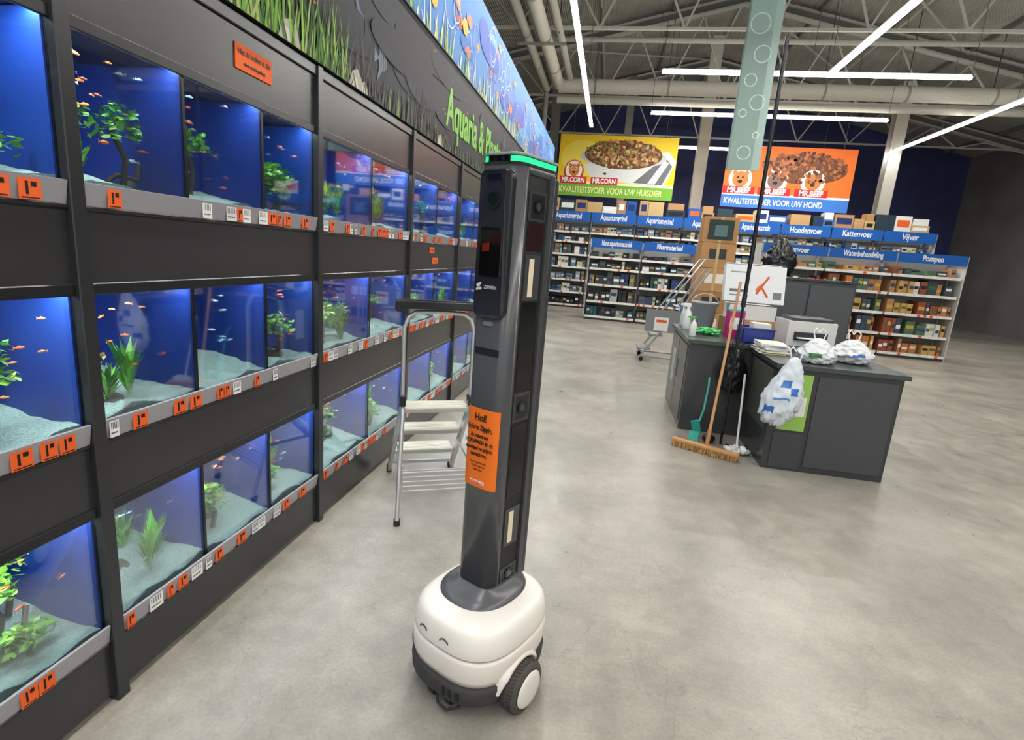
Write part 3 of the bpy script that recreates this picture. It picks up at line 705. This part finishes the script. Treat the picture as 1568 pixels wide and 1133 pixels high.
def gondola(name,bays,yf,levels,height,depth,hdr,texts,pal,seed,body=(196,196,192)):
    xa=bays[0][0]; xb=bays[-1][1]
    e=empty(name,((xa+xb)/2,yf+depth/2,0)); r=random.Random(seed)
    g=MB(); g.box(xa,xb,yf+depth-.03,yf+depth,0,height,(150,150,146))
    for x in [b[0] for b in bays]+[xb]: g.box(x-.02,x+.02,yf+depth-.08,yf+depth,0,height,body); 
    for b in bays:
        for i,z in enumerate(levels):
            d=0 if i==0 else .06
            g.box(b[0]+.02,b[1]-.02,yf+d,yf+depth-.03,z-.03,z,body)
            g.box(b[0]+.02,b[1]-.02,yf+d-.012,yf+d,z-.045,z+.012,(230,228,222),'print')
        g.box(b[0]+.02,b[1]-.02,yf+.03,yf+depth-.03,0,levels[0]-.03,(70,70,70))
    g.box(xa-.02,xa,yf+.02,yf+depth,0,height,body); g.box(xb,xb+.02,yf+.02,yf+depth,0,height,body)
    g.build('shelving',e)
    g=MB()
    for b in bays:
        for i,z in enumerate(levels):
            top=levels[i+1] if i+1<len(levels) else hdr[0]
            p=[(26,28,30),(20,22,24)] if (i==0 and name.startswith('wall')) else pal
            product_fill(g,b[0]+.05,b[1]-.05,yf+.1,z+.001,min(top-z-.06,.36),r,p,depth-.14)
            x=b[0]+.05
            while x<b[1]-.1:
                if r.random()<.7: 
                    d=0 if i==0 else .06
                    g.box(x,x+.06,yf+d-.016,yf+d-.0125,z-.04,z+.008,r.choice([(240,240,236),(225,96,46),(240,240,236),(220,220,216)]),'print')
                x+=.12
    g.build('products',e)
    g=MB()
    for b in bays: g.box(b[0]+.02,b[1]-.02,yf-.03,yf-.0,hdr[0],hdr[1],(26,92,176),'print')
    for b in bays: g.box(b[0]+.02,b[0]+.05,yf,yf+depth-.03,hdr[0],hdr[0]+.03,(120,120,120)); g.box(b[1]-.05,b[1]-.02,yf,yf+depth-.03,hdr[0],hdr[0]+.03,(120,120,120))
    g.build('header_boards',e)
    hh=hdr[1]-hdr[0]
    for b,t in zip(bays,texts):
        textobj('header_text',t,((b[0]+b[1])/2,yf-.0315,hdr[0]+hh*.27),(1,0,0),(0,0,1),hh*.80,(245,245,245),e,sx=min(.75,1.15*(b[1]-b[0])/(len(t)*hh*.5)*.68),bold=.004,align='CENTER')
gondola('gondola_shelf',[(-.555,.78),(.78,2.11)],14.45,[.1,.5,.94,1.36,1.65],2.1,.6,(1.89,2.12),['Nano aquariumtechniek','Filtermateriaal'],PALG,3,(180,180,176))
bays=[(-2.15+1.4*i,-.75+1.4*i) for i in range(8)]
gondola('wall_shelf',bays,17.5,[.1,.5,.9,1.3,1.7,2.1,2.4],3.0,.6,(2.72,3.02),['Aquariumgrind','Aquariumgrind','Aquariumgrind','Aquariumlampen','Aquariumdecoratie','Hondenvoer','Kattenvoer','Vijver'],[(225,223,217),(150,164,180),(60,90,140),(110,120,130),(210,206,198),(70,78,84),(160,130,104),(100,130,156)],11)
g=MB(); r=random.Random(21)
x=-2.1
while x<8.6:
    w_=r.uniform(.25,.55); h=r.uniform(.2,.48)
    g.box(x,x+w_,17.6,18.0,3.02,3.02+h,r.choice([(178,136,92),(190,150,104),(230,230,226),(40,90,170),(40,60,70),(200,170,120),(60,110,180)]),'print')
    if r.random()<.6: g.box(x+.05,x+w_-.05,17.597,17.6,3.02+h*.3,3.02+h*.75,r.choice([(240,240,236),(30,50,110),(235,100,40),(30,30,34)]),'print')
    if h<.3 and r.random()<.5: g.box(x+.03,x+w_-.04,17.62,17.98,3.02+h,3.02+h*1.9,r.choice([(178,136,92),(230,230,226),(60,110,180)]),'print')
    x+=w_+r.choice([.01,.02,.1])
g.build('stacked_product_boxes')
gondola('gondola_shelf',[(3.2+1.33*i,4.53+1.33*i) for i in range(3)],12.6,[.1,.5,.94,1.36,1.75],2.2,.6,(2.0,2.2),['Vissenvoer','Waterbehandeling','Pompen'],[(190,120,64),(200,160,90),(220,218,212),(90,116,90),(150,80,60),(70,78,88),(180,130,90)],17)

# ------------------------------------------------------------ big hanging signs
def hangsign(name,x0,x1,y,z0,z1,bgc,kind):
    e=empty(name,((x0+x1)/2,y,z0)); W_,H=x1-x0,z1-z0
    g=MB(); g.box(x0,x1,y,y+.04,z0,z1,bgc,'print')
    for x in (x0+.4,x1-.4): g.cyl((x,y+.02,z1),(x,y+.02,rz(x)-.02),.008,n=6,col=(90,90,90))
    g.build('panel',e)
    F=Flat((x0,y,z0),(1,0,0),(0,0,1)); r=random.Random(4)
    if kind=='corn':
        F.rect(0,W_,H*.22,H,(248,206,40)); F.ell(W_*.2,H*.62,W_*.18,H*.3,(252,226,90)); F.rect(0,W_,.0,H*.22,(120,178,60)); F.rect(0,W_,H*.20,H*.235,(235,240,205))
        F.poly([(W_*.30,H*.28),(W_*.92,H*.22),(W_*1.0,H*.62),(W_*.93,H*.78),(W_*.22,H*.52)],(222,224,222)); F.poly([(W_*.66,H*.26),(W_*.90,H*.24),(W_*.97,H*.55),(W_*.90,H*.70)],(110,112,114)); F.poly([(W_*.78,H*.26),(W_*.84,H*.25),(W_*.94,H*.6),(W_*.90,H*.64)],(250,250,250))
        F.ell(W_*.55,H*.66,W_*.37,H*.17,(200,200,198)); F.ell(W_*.55,H*.70,W_*.33,H*.23,(96,66,42),28)
        for i in range(520):
            a=r.uniform(0,6.283); q=math.sqrt(r.random()); x=W_*.55+W_*.32*q*math.cos(a); yy=H*.72+H*.22*q*math.sin(a)
            c=r.choice([(150,104,62),(120,80,48),(180,130,80),(90,60,38),(206,160,100),(150,60,40),(130,130,70),(226,190,130)])
            F.ell(x,yy,r.uniform(.035,.07),r.uniform(.03,.05),c,7,r.random()*3)
        for cx,cc in ((W_*.14,(225,120,50)),(W_*.41,(110,170,60))):
            F.ell(cx,H*.40,H*.17,H*.19,(206,40,44)); F.ell(cx,H*.42,H*.145,H*.155,(250,245,230)); F.ell(cx,H*.42,H*.09,H*.1,cc)
            F.ell(cx-.13,H*.50,.06,.06,cc,10); F.ell(cx+.13,H*.50,.06,.06,cc,10)
            F.ell(cx-.06,H*.45,.045,.05,(250,250,250),10); F.ell(cx+.06,H*.45,.045,.05,(250,250,250),10); F.ell(cx-.055,H*.45,.02,.025,(10,10,10),8); F.ell(cx+.055,H*.45,.02,.025,(10,10,10),8); F.ell(cx,H*.385,.05,.035,(60,30,20),10)
            F.rect(cx-H*.23,cx+H*.23,H*.20,H*.32,(210,36,44))
            textobj('logo_text','MR.CORN',(x0+cx,y-.012,z0+H*.225),(1,0,0),(0,0,1),.20,(255,255,255),e,sx=.82,bold=.007,align='CENTER')
        textobj('slogan','KWALITEITSVOER VOOR UW HUISDIER',(x0+W_*.02,y-.012,z0+H*.055),(1,0,0),(0,0,1),.26,(235,245,160),e,sx=.71,bold=.006)
    else:
        F.rect(0,W_,0,H*.22,(60,120,205)); F.rect(0,W_,H*.20,H*.235,(240,240,240))
        F.ell(W_*.62,H*.66,W_*.33,H*.24,(100,66,44))
        for i in range(300):
            a=r.uniform(0,6.283); q=math.sqrt(r.random()); F.ell(W_*.62+W_*.33*q*math.cos(a),H*.68+H*.24*q*math.sin(a),.06,.05,r.choice([(150,90,60),(120,70,44),(180,110,70),(90,50,34)]),7,r.random()*3)
        for cx,cc in ((W_*.13,(190,120,60)),(W_*.41,(120,100,90)),(W_*.7,(190,120,60))):
            F.ell(cx,H*.46,H*.19,H*.2,(250,244,232)); F.ell(cx,H*.46,H*.13,H*.13,cc); F.ell(cx-.17,H*.56,.07,.07,cc,10); F.ell(cx+.17,H*.56,.07,.07,cc,10); F.ell(cx,H*.42,.07,.05,(40,26,20),10); F.ell(cx-.07,H*.49,.03,.03,(20,14,10),8); F.ell(cx+.07,H*.49,.03,.03,(20,14,10),8)
            F.rect(cx-H*.26,cx+H*.26,H*.22,H*.34,(210,36,44))
            textobj('logo_text','MR.BEEF',(x0+cx,y-.012,z0+H*.24),(1,0,0),(0,0,1),.22,(255,255,255),e,sx=.85,bold=.007,align='CENTER')
        textobj('slogan','KWALITEITSVOER VOOR UW HOND',(x0+W_*.02,y-.012,z0+H*.055),(1,0,0),(0,0,1),.24,(240,240,240),e,sx=.72,bold=.005)
    F.mb.build('print',e)
hangsign('pet_food_banner',-2.0,1.67,18.15,3.56,5.42,(240,205,80),'corn')
hangsign('dog_food_banner',3.15,6.8,18.15,3.5,5.3,(234,112,44),'beef')
e=empty('hanging_fabric_banner',(1.79,9,3.05))
g=MB(); g.box(1.56,2.03,8.98,9.0,3.05,6.0,(150,172,164),'print'); g.box(1.545,2.045,8.975,9.005,5.98,6.02,(90,90,90)); g.cyl((1.65,9,6),(1.65,9,9.05),.006,n=6,col=(80,80,80)); g.cyl((1.95,9,6),(1.95,9,9.1),.006,n=6,col=(80,80,80))
g.build('fabric',e)
F=Flat((1.56,8.98,3.05),(1,0,0),(0,0,1))
F.rect(.36,.47,0,2.9,(176,200,192)); F.rect(.0,.02,0,2.9,(118,146,138)); F.rect(.02,.36,1.9,2.9,(160,186,178))
for (cx,cy,rd) in ((.22,.25,.1),(.12,.8,.06),(.3,.95,.11),(.16,1.25,.09),(.27,1.6,.12),(.18,2.0,.14),(.3,2.4,.09),(.35,.5,.05)): F.ring(cx,cy,rd,.013,(222,236,230))
F.mb.build('bubble_print',e)

# ------------------------------------------------------------ counter area
ct=empty('service_counter',(1.5,5.6,0))
g=MB(); CD=(62,64,66)
g.box(.83,2.3,5.22,5.26,.0,.86,CD,'gloss'); g.box(.83,.87,5.24,6.5,.0,.86,(96,98,98),'gloss'); g.box(.87,2.3,6.46,6.5,0,.86,CD,'gloss'); g.box(2.26,2.3,5.26,6.46,0,.86,CD,'gloss')
g.box(.80,2.33,5.18,6.53,.86,.895,(64,74,70),'gloss')
g.box(.822,.83,5.32,5.86,.06,.82,(84,86,86),'gloss'); g.box(.822,.83,5.9,6.46,.06,.82,(110,112,112),'gloss')
g.box(.812,.822,5.82,5.84,.4,.6,(150,150,150),'metal'); g.box(.816,.822,6.02,6.2,.30,.66,(190,198,190),'print')
g.box(1.39,2.3,4.42,5.17,.0,.84,(54,55,57),'gloss'); g.box(1.37,2.33,4.39,5.175,.84,.875,(60,68,65),'gloss')
g.box(1.45,1.66,4.412,4.42,.34,.80,(150,190,90),'print'); g.box(1.47,1.64,4.410,4.412,.46,.62,(226,228,222),'print'); g.box(1.70,2.27,4.412,4.42,.05,.8,(66,68,70),'gloss'); g.box(1.44,1.67,4.412,4.42,.02,.32,(60,62,64),'gloss'); g.box(1.385,1.39,4.5,5.1,.3,.8,(70,76,66),'print')
g.build('cabinets',ct,bevel=.004)
def lathe_obj(name,prof,x,y,z,col,mat='gloss',extra=None,n=28):
    g=MB(); g.lathe((x,y,z),(0,0,1),prof,n,col,mat,caps=False)
    g.add(g.ringpts((x,y,z+prof[0][1]),(0,0,1),prof[0][0],n),[tuple(range(n))],col,mat)
    if extra: extra(g)
    return g.build(name)
ZC=.896
def bk(g):
    pts=[(1.07+.15*math.cos(t),6.18+.02*math.sin(t)-.02,ZC+.27+.12*math.sin(t)) for t in [math.pi*i/12 for i in range(13)]]
    g.tube(pts,.005,6,(190,190,190))
lathe_obj('mop_bucket',[(.105,0),(.11,.01),(.140,.28),(.150,.285),(.150,.30),(.135,.30),(.105,.02),(.001,.015)],1.07,6.18,ZC,(146,152,158),extra=bk)
def bottle(x,y,c,cap,s=1):
    g=MB(); g.lathe((x,y,ZC),(0,0,1),[(.036*s,0),(.04*s,.01),(.04*s,.13*s),(.03*s,.165*s),(.014*s,.19*s),(.014*s,.21*s)],20,c,'gloss')
    g.box(x-.055*s,x+.02*s,y-.012,y+.012,ZC+.21*s,ZC+.245*s,cap,'gloss'); g.box(x-.05*s,x-.042*s,y-.008,y+.008,ZC+.15*s,ZC+.21*s,cap,'gloss'); g.box(x-.075*s,x-.055*s,y-.008,y+.008,ZC+.222*s,ZC+.24*s,cap,'gloss')
    g.build('spray_bottle',bevel=.003)
bottle(.885,6.02,(232,234,232),(240,240,240),1.15); bottle(.90,6.38,(220,226,226),(60,120,180)); bottle(.87,5.45,(236,236,230),(90,170,90),.8)
g=MB(); 
for i in range(60):
    g.ell((R.uniform(.93,1.16),R.uniform(5.62,5.82),ZC+.006+R.uniform(.01,.05)),(R.uniform(.02,.05),0,.006),(0,R.uniform(.02,.05),0),(0,0,.010),R.choice([(60,190,90),(90,215,120),(40,160,80),(120,220,150)]),'matte',7,4)
g.build('green_cleaning_cloths')
g=MB(); g.box(1.235,1.385,5.66,5.82,ZC,ZC+.26,(186,40,116),'print'); g.box(1.25,1.37,5.658,5.66,ZC+.08,ZC+.2,(240,240,236),'print'); g.box(1.235,1.385,5.66,5.82,ZC+.26,ZC+.275,(60,170,160),'print'); g.build('magenta_product_box',bevel=.004)
g=MB(); 
x0,x1,y0,y1=1.30,1.58,5.3,5.56
g.box(x0,x1,y0,y1,ZC,ZC+.012,(30,50,130),'gloss'); 
for b_ in ((x0,x1,y0,y0+.01),(x0,x1,y1-.01,y1),(x0,x0+.01,y0,y1),(x1-.01,x1,y0,y1)): g.box(*b_,ZC,ZC+.15,(34,56,140),'gloss')
g.box(x0-.012,x1+.012,y0-.012,y0+.004,ZC+.135,ZC+.15,(34,56,140),'gloss'); g.box(x0+.03,x1-.05,y0+.04,y1-.04,ZC+.012,ZC+.12,(120,60,120),'print'); g.box(x0+.1,x1-.02,y0+.06,y1-.05,ZC+.12,ZC+.19,(225,225,220),'print')
g.build('blue_storage_crate',bevel=.003)
g=MB(); g.cbox(1.94,5.62,ZC,.44,.36,.24,.05,(214,214,210),'gloss'); g.cbox(1.94,5.60,ZC+.24,.38,.30,.03,.05,(60,62,66),'gloss'); g.cbox(1.94,5.43,ZC+.06,.3,.02,.08,.05,(40,42,46),'gloss'); g.cbox(1.94,5.40,ZC+.08,.26,.06,.01,.05,(245,245,245),'print'); g.build('printer',bevel=.012)
g=MB(); r=random.Random(31)
for i in range(14): g.cbox(1.48+r.uniform(-.02,.02),5.0+r.uniform(-.02,.02),.877+i*.006,.21,.297,.005,r.uniform(-.2,.2),r.choice([(240,240,238),(226,230,236),(236,226,200)]),'print')
g.build('paper_stack')
g=MB(); g.cbox(1.52,6.10,ZC,.50,.40,.17,.04,(190,150,104),'print'); g.cbox(1.52,6.10,ZC+.17,.46,.36,.15,-.05,(228,228,222),'print')
g.cbox(1.52,5.895,ZC+.04,.2,.004,.08,.04,(240,240,236),'print'); g.build('carton_stack',bevel=.003)
wc=empty('white_carton',(1.5,6.03,1.22))
g=MB(); a=-.10; xd=Vector((math.cos(a),math.sin(a),0)); ud=Vector((-.05,.10,1)).normalized(); nd=xd.cross(ud).normalized(); C0=Vector((1.5,6.03,1.425))
g.obox(C0,xd*.29,ud*.19,nd*.11,(240,241,242),'print')
g.obox(C0+ud*.20-xd*.02-nd*.0,xd*.27,ud*.004,nd*.10,(222,222,222),'print')
F=Flat(C0+nd*.11-xd*.29-ud*.19,xd,ud)
F.poly([(.30,.10),(.318,.085),(.43,.27),(.412,.28)],(226,90,50)); F.poly([(.41,.06),(.428,.07),(.37,.16),(.352,.15)],(226,90,50)); F.ell(.33,.16,.05,.012,(226,120,70),10,.9)
F.rect(.05,.2,.1,.13,(120,120,124)); F.rect(.05,.16,.06,.075,(150,150,154)); F.rect(.05,.24,.30,.31,(150,150,154)); F.rect(.47,.55,.05,.12,(130,130,134))
g.build('box_body',wc,bevel=.004); F.mb.build('orange_cross_print',wc)
def bag(name,c,rx,ry,rz_,col,seed,blobs=(),lean=0.0,base=None):
    g=MB(); nu,nv=64,44; vs=[]
    c=Vector(c); off=Vector((seed*7.3,seed*3.1,seed*1.7))
    for j in range(nv+1):
        t=math.pi*j/nv; h=math.cos(t)
        w=math.sin(t)**.6*(.42+.58*min(1,(1-h)*.85))
        for i in range(nu):
            p=2*math.pi*i/nu
            d=Vector((math.cos(p)*w,math.sin(p)*w,h))
            q=d*2.2+off
            k=1-.34*abs(noise.noise(q))-.22*abs(noise.noise(q*2.3))-.12*abs(noise.noise(q*5.1))+.12
            x=c.x+rx*d.x*k+lean*(-h); y=c.y+ry*d.y*k; z=c.z+rz_*h*(1 if h>0 else k)
            if base is not None and z<base: z=base
            vs.append(Vector((x,y,z)))
    g.v=vs
    for j in range(nv):
        for i in range(nu):
            i2=(i+1)%nu
            cc=col
            for (bi,bj,wi,wj,bc_) in blobs:
                if abs(i-bi)<=wi and abs(j-bj)<=wj: cc=bc_
            g.f.append([j*nu+i,(j+1)*nu+i,(j+1)*nu+i2,j*nu+i2]); g.c.append(cc); g.m.append(MI['gloss']); g.s.append(True)
    top=c+Vector((-lean,0,rz_))
    for dx in (-.03,.03): g.tube([top+Vector((dx,0,-.02)),top+Vector((dx*1.6,.01,.05)),top+Vector((dx*.8,.03,.075)),top+Vector((0,.03,.04))],.006,6,col,'gloss')
    return g.build(name)
BL=(50,110,190)
bag('black_bin_bag',(1.225,5.085,.66),.13,.07,.20,(22,22,25),1)
bag('plastic_bag',(1.42,4.285,.68),.15,.085,.27,(216,224,232),2,[(46,18,3,1,BL),(52,21,2,1,BL),(46,24,4,0,(90,140,200)),(40,29,3,1,BL)],lean=-.04)
bag('plastic_bag',(1.72,4.62,.965),.15,.13,.11,(222,226,228),5,[(44,24,3,2,(70,140,70))],base=.882)
bag('plastic_bag',(2.06,4.82,.97),.17,.15,.10,(220,222,224),6,[(48,24,3,1,BL)],base=.882)
br=empty('push_broom',(.97,4.58,0)); g=MB()
A=Vector((.72,4.71,0)); B=Vector((1.22,4.45,0)); d=(B-A).normalized(); pn=Vector((-d.y,d.x,0))
g.obox((A+B)/2+Vector((0,0,.060)),d*.285,pn*.030,Vector((0,0,.013)),(196,146,92),'matte')
g.build('broom_block',br,bevel=.006)
g=MB()
for i in range(90):
    for j in range(4):
        p=A+d*(.005+.55*i/89)+pn*(-.024+.016*j)+Vector((R.uniform(-.003,.003),R.uniform(-.003,.003),0))
        q=p+d*R.uniform(-.008,.008)+pn*(-.012+.008*j)
        g.cyl((q.x,q.y,.002),(p.x,p.y,.05),.0035,n=4,col=R.choice([(176,134,80),(196,156,100),(150,110,66)]),caps=False)
g.build('bristles',br)
g=MB(); g.tube([Vector((.99,4.60,.07)),Vector((1.165,5.12,1.46))],.0125,12,(200,150,102),'matte'); g.tube([Vector((.987,4.59,.065)),Vector((1.005,4.645,.20))],.018,12,(170,120,70),'matte'); g.build('handle',br)
g=MB(); g.tube([(.95,4.86,.20),(.985,4.93,.30),(1.02,5.05,.50),(1.03,5.12,.56)],.011,8,(40,140,130),'gloss'); g.obox((.92,4.82,.15),(.035,.0,.01),(0,.012,.0),(-.02,-.02,.07),(50,160,150),'gloss')
for i in range(60): 
    x=.87+.08*R.random(); g.cyl((x-.012,4.79,.0),(x+.0,4.81,.12),.003,n=4,col=(80,190,178),caps=False)
g.build('teal_hand_brush')
g=MB(); g.tube([(1.265,4.72,.06),(1.29,4.94,.66)],.010,10,(232,232,232),'gloss'); g.obox((1.26,4.70,.05),(.09,.0,0),(0,.03,0),(0,0,.012),(40,40,44),'gloss')
for i in range(26):
    x=1.26+R.uniform(-.09,.09); g.ell((x,4.66+R.uniform(-.03,.05),.025+R.random()*.03),(.03,.01,0),(-.01,.04,.0),(0,0,.022),R.choice([(226,226,222),(206,208,208),(236,236,232)]),'matte',8,5,.1,R)
g.build('floor_mop')
g=MB(); g.ell((1.06,4.90,.04),(.06,0,0),(0,.04,0),(0,0,.038),(30,30,32),'gloss',14,8); g.tube([(1.06,4.90,.06),(1.07,5.02,.10),(1.10,5.08,.03)],.008,8,(28,28,30),'rub'); g.build('vacuum_nozzle')
g=MB(); g.tube([(1.17,4.90,0.0),(1.182,4.96,1.30)],.012,12,(28,28,30),'gloss'); g.tube([(1.182,4.96,1.28),(1.18,4.97,3.40)],.017,12,(22,22,24),'gloss'); g.tube([(1.182,4.96,1.25),(1.182,4.96,1.36)],.021,12,(40,40,44),'gloss'); g.build('telescopic_pole')
e=empty('cardboard_box_stack',(1.68,9.9,0)); g=MB(); z=0
BXX,BYY=1.76,9.9
for (h,w_,c,rzz) in ((.42,.64,(176,132,86),.03),(.40,.58,(186,142,94),-.05),(.36,.60,(170,126,80),.04),(.40,.60,(190,146,98),0.0),(.42,.56,(184,138,90),.05),(.42,.56,(180,134,86),-.02)):
    g.cbox(BXX,BYY,z,w_,.45,h-.004,rzz,c,'print'); g.cbox(BXX,BYY-.226,z+h*.35,w_*.5,.006,h*.4,rzz,(60,62,58) if h!=.40 else (236,230,220),'print'); g.cbox(BXX,BYY-.228,z,.05,.005,h-.01,rzz,(200,170,120),'print'); z+=h
g.build('boxes',e,bevel=.004)
g=MB(); g.cbox(BXX,BYY-.232,2.05,.40,.01,.32,-.02,(44,60,56),'print'); g.cbox(BXX,BYY-.240,2.1,.2,.006,.18,-.02,(90,120,120),'print'); g.build('printed_label',e)
e=empty('rolling_platform_ladder',(.95,9.1,0)); g=MB()
for y in (8.85,9.4):
    g.tube([(.62,y,.05),(1.2,y,.92),(1.55,y,1.55)],.016,8,(180,182,184)); g.tube([(1.28,y,.05),(1.28,y,.9)],.016,8,(180,182,184)); g.tube([(.62,y,.08),(1.28,y,.08)],.014,8,(160,162,164))
    g.tube([(.72,y,.6),(1.2,y,1.3),(1.45,y,1.70),(1.52,y,1.70)],.013,8,(200,202,204))
    for x in (.66,1.26): g.cyl((x,y-.012,.035),(x,y+.012,.035),.035,n=16,col=(30,30,32),mat='rub')
for i,(x,z) in enumerate(((.70,.2),(.86,.44),(1.02,.68),(1.2,.92))): g.box(x-.1,x+.1 if i<3 else x+.2,8.86,9.39,z-.015,z+.01,(170,172,172),'metal'); g.box(x-.1,x-.09,8.86,9.39,z-.05,z,(190,190,190),'metal')
g.box(.66,1.2,8.83,8.845,.50,.86,(130,134,136),'gloss'); g.box(.80,1.02,8.822,8.83,.52,.74,(232,230,224),'print'); g.box(.83,.99,8.819,8.822,.66,.70,(226,90,50),'print')
g.build('frame',e)
# dark storage cabinet behind the counter with a black rucksack on it
g=MB(); g.box(1.86,2.9,7.0,7.45,.05,1.50,(58,60,63),'gloss'); g.box(1.84,2.92,6.98,7.47,1.50,1.53,(44,46,48),'gloss')
for x in (1.88,2.39): g.box(x,x+.49,6.985,7.0,.1,1.46,(70,72,75),'gloss'); g.box(x+(.44 if x<2 else .03),x+(.455 if x<2 else .045),6.965,6.985,.7,.85,(180,180,180),'metal')
for x in (1.9,2.82): 
    for y in (7.04,7.38): g.box(x,x+.05,y,y+.05,0,.05,(30,30,30))
g.build('storage_cabinet',bevel=.004)
bag('black_rucksack',(2.05,7.2,1.76),.20,.14,.23,(26,26,29),9,base=1.532)
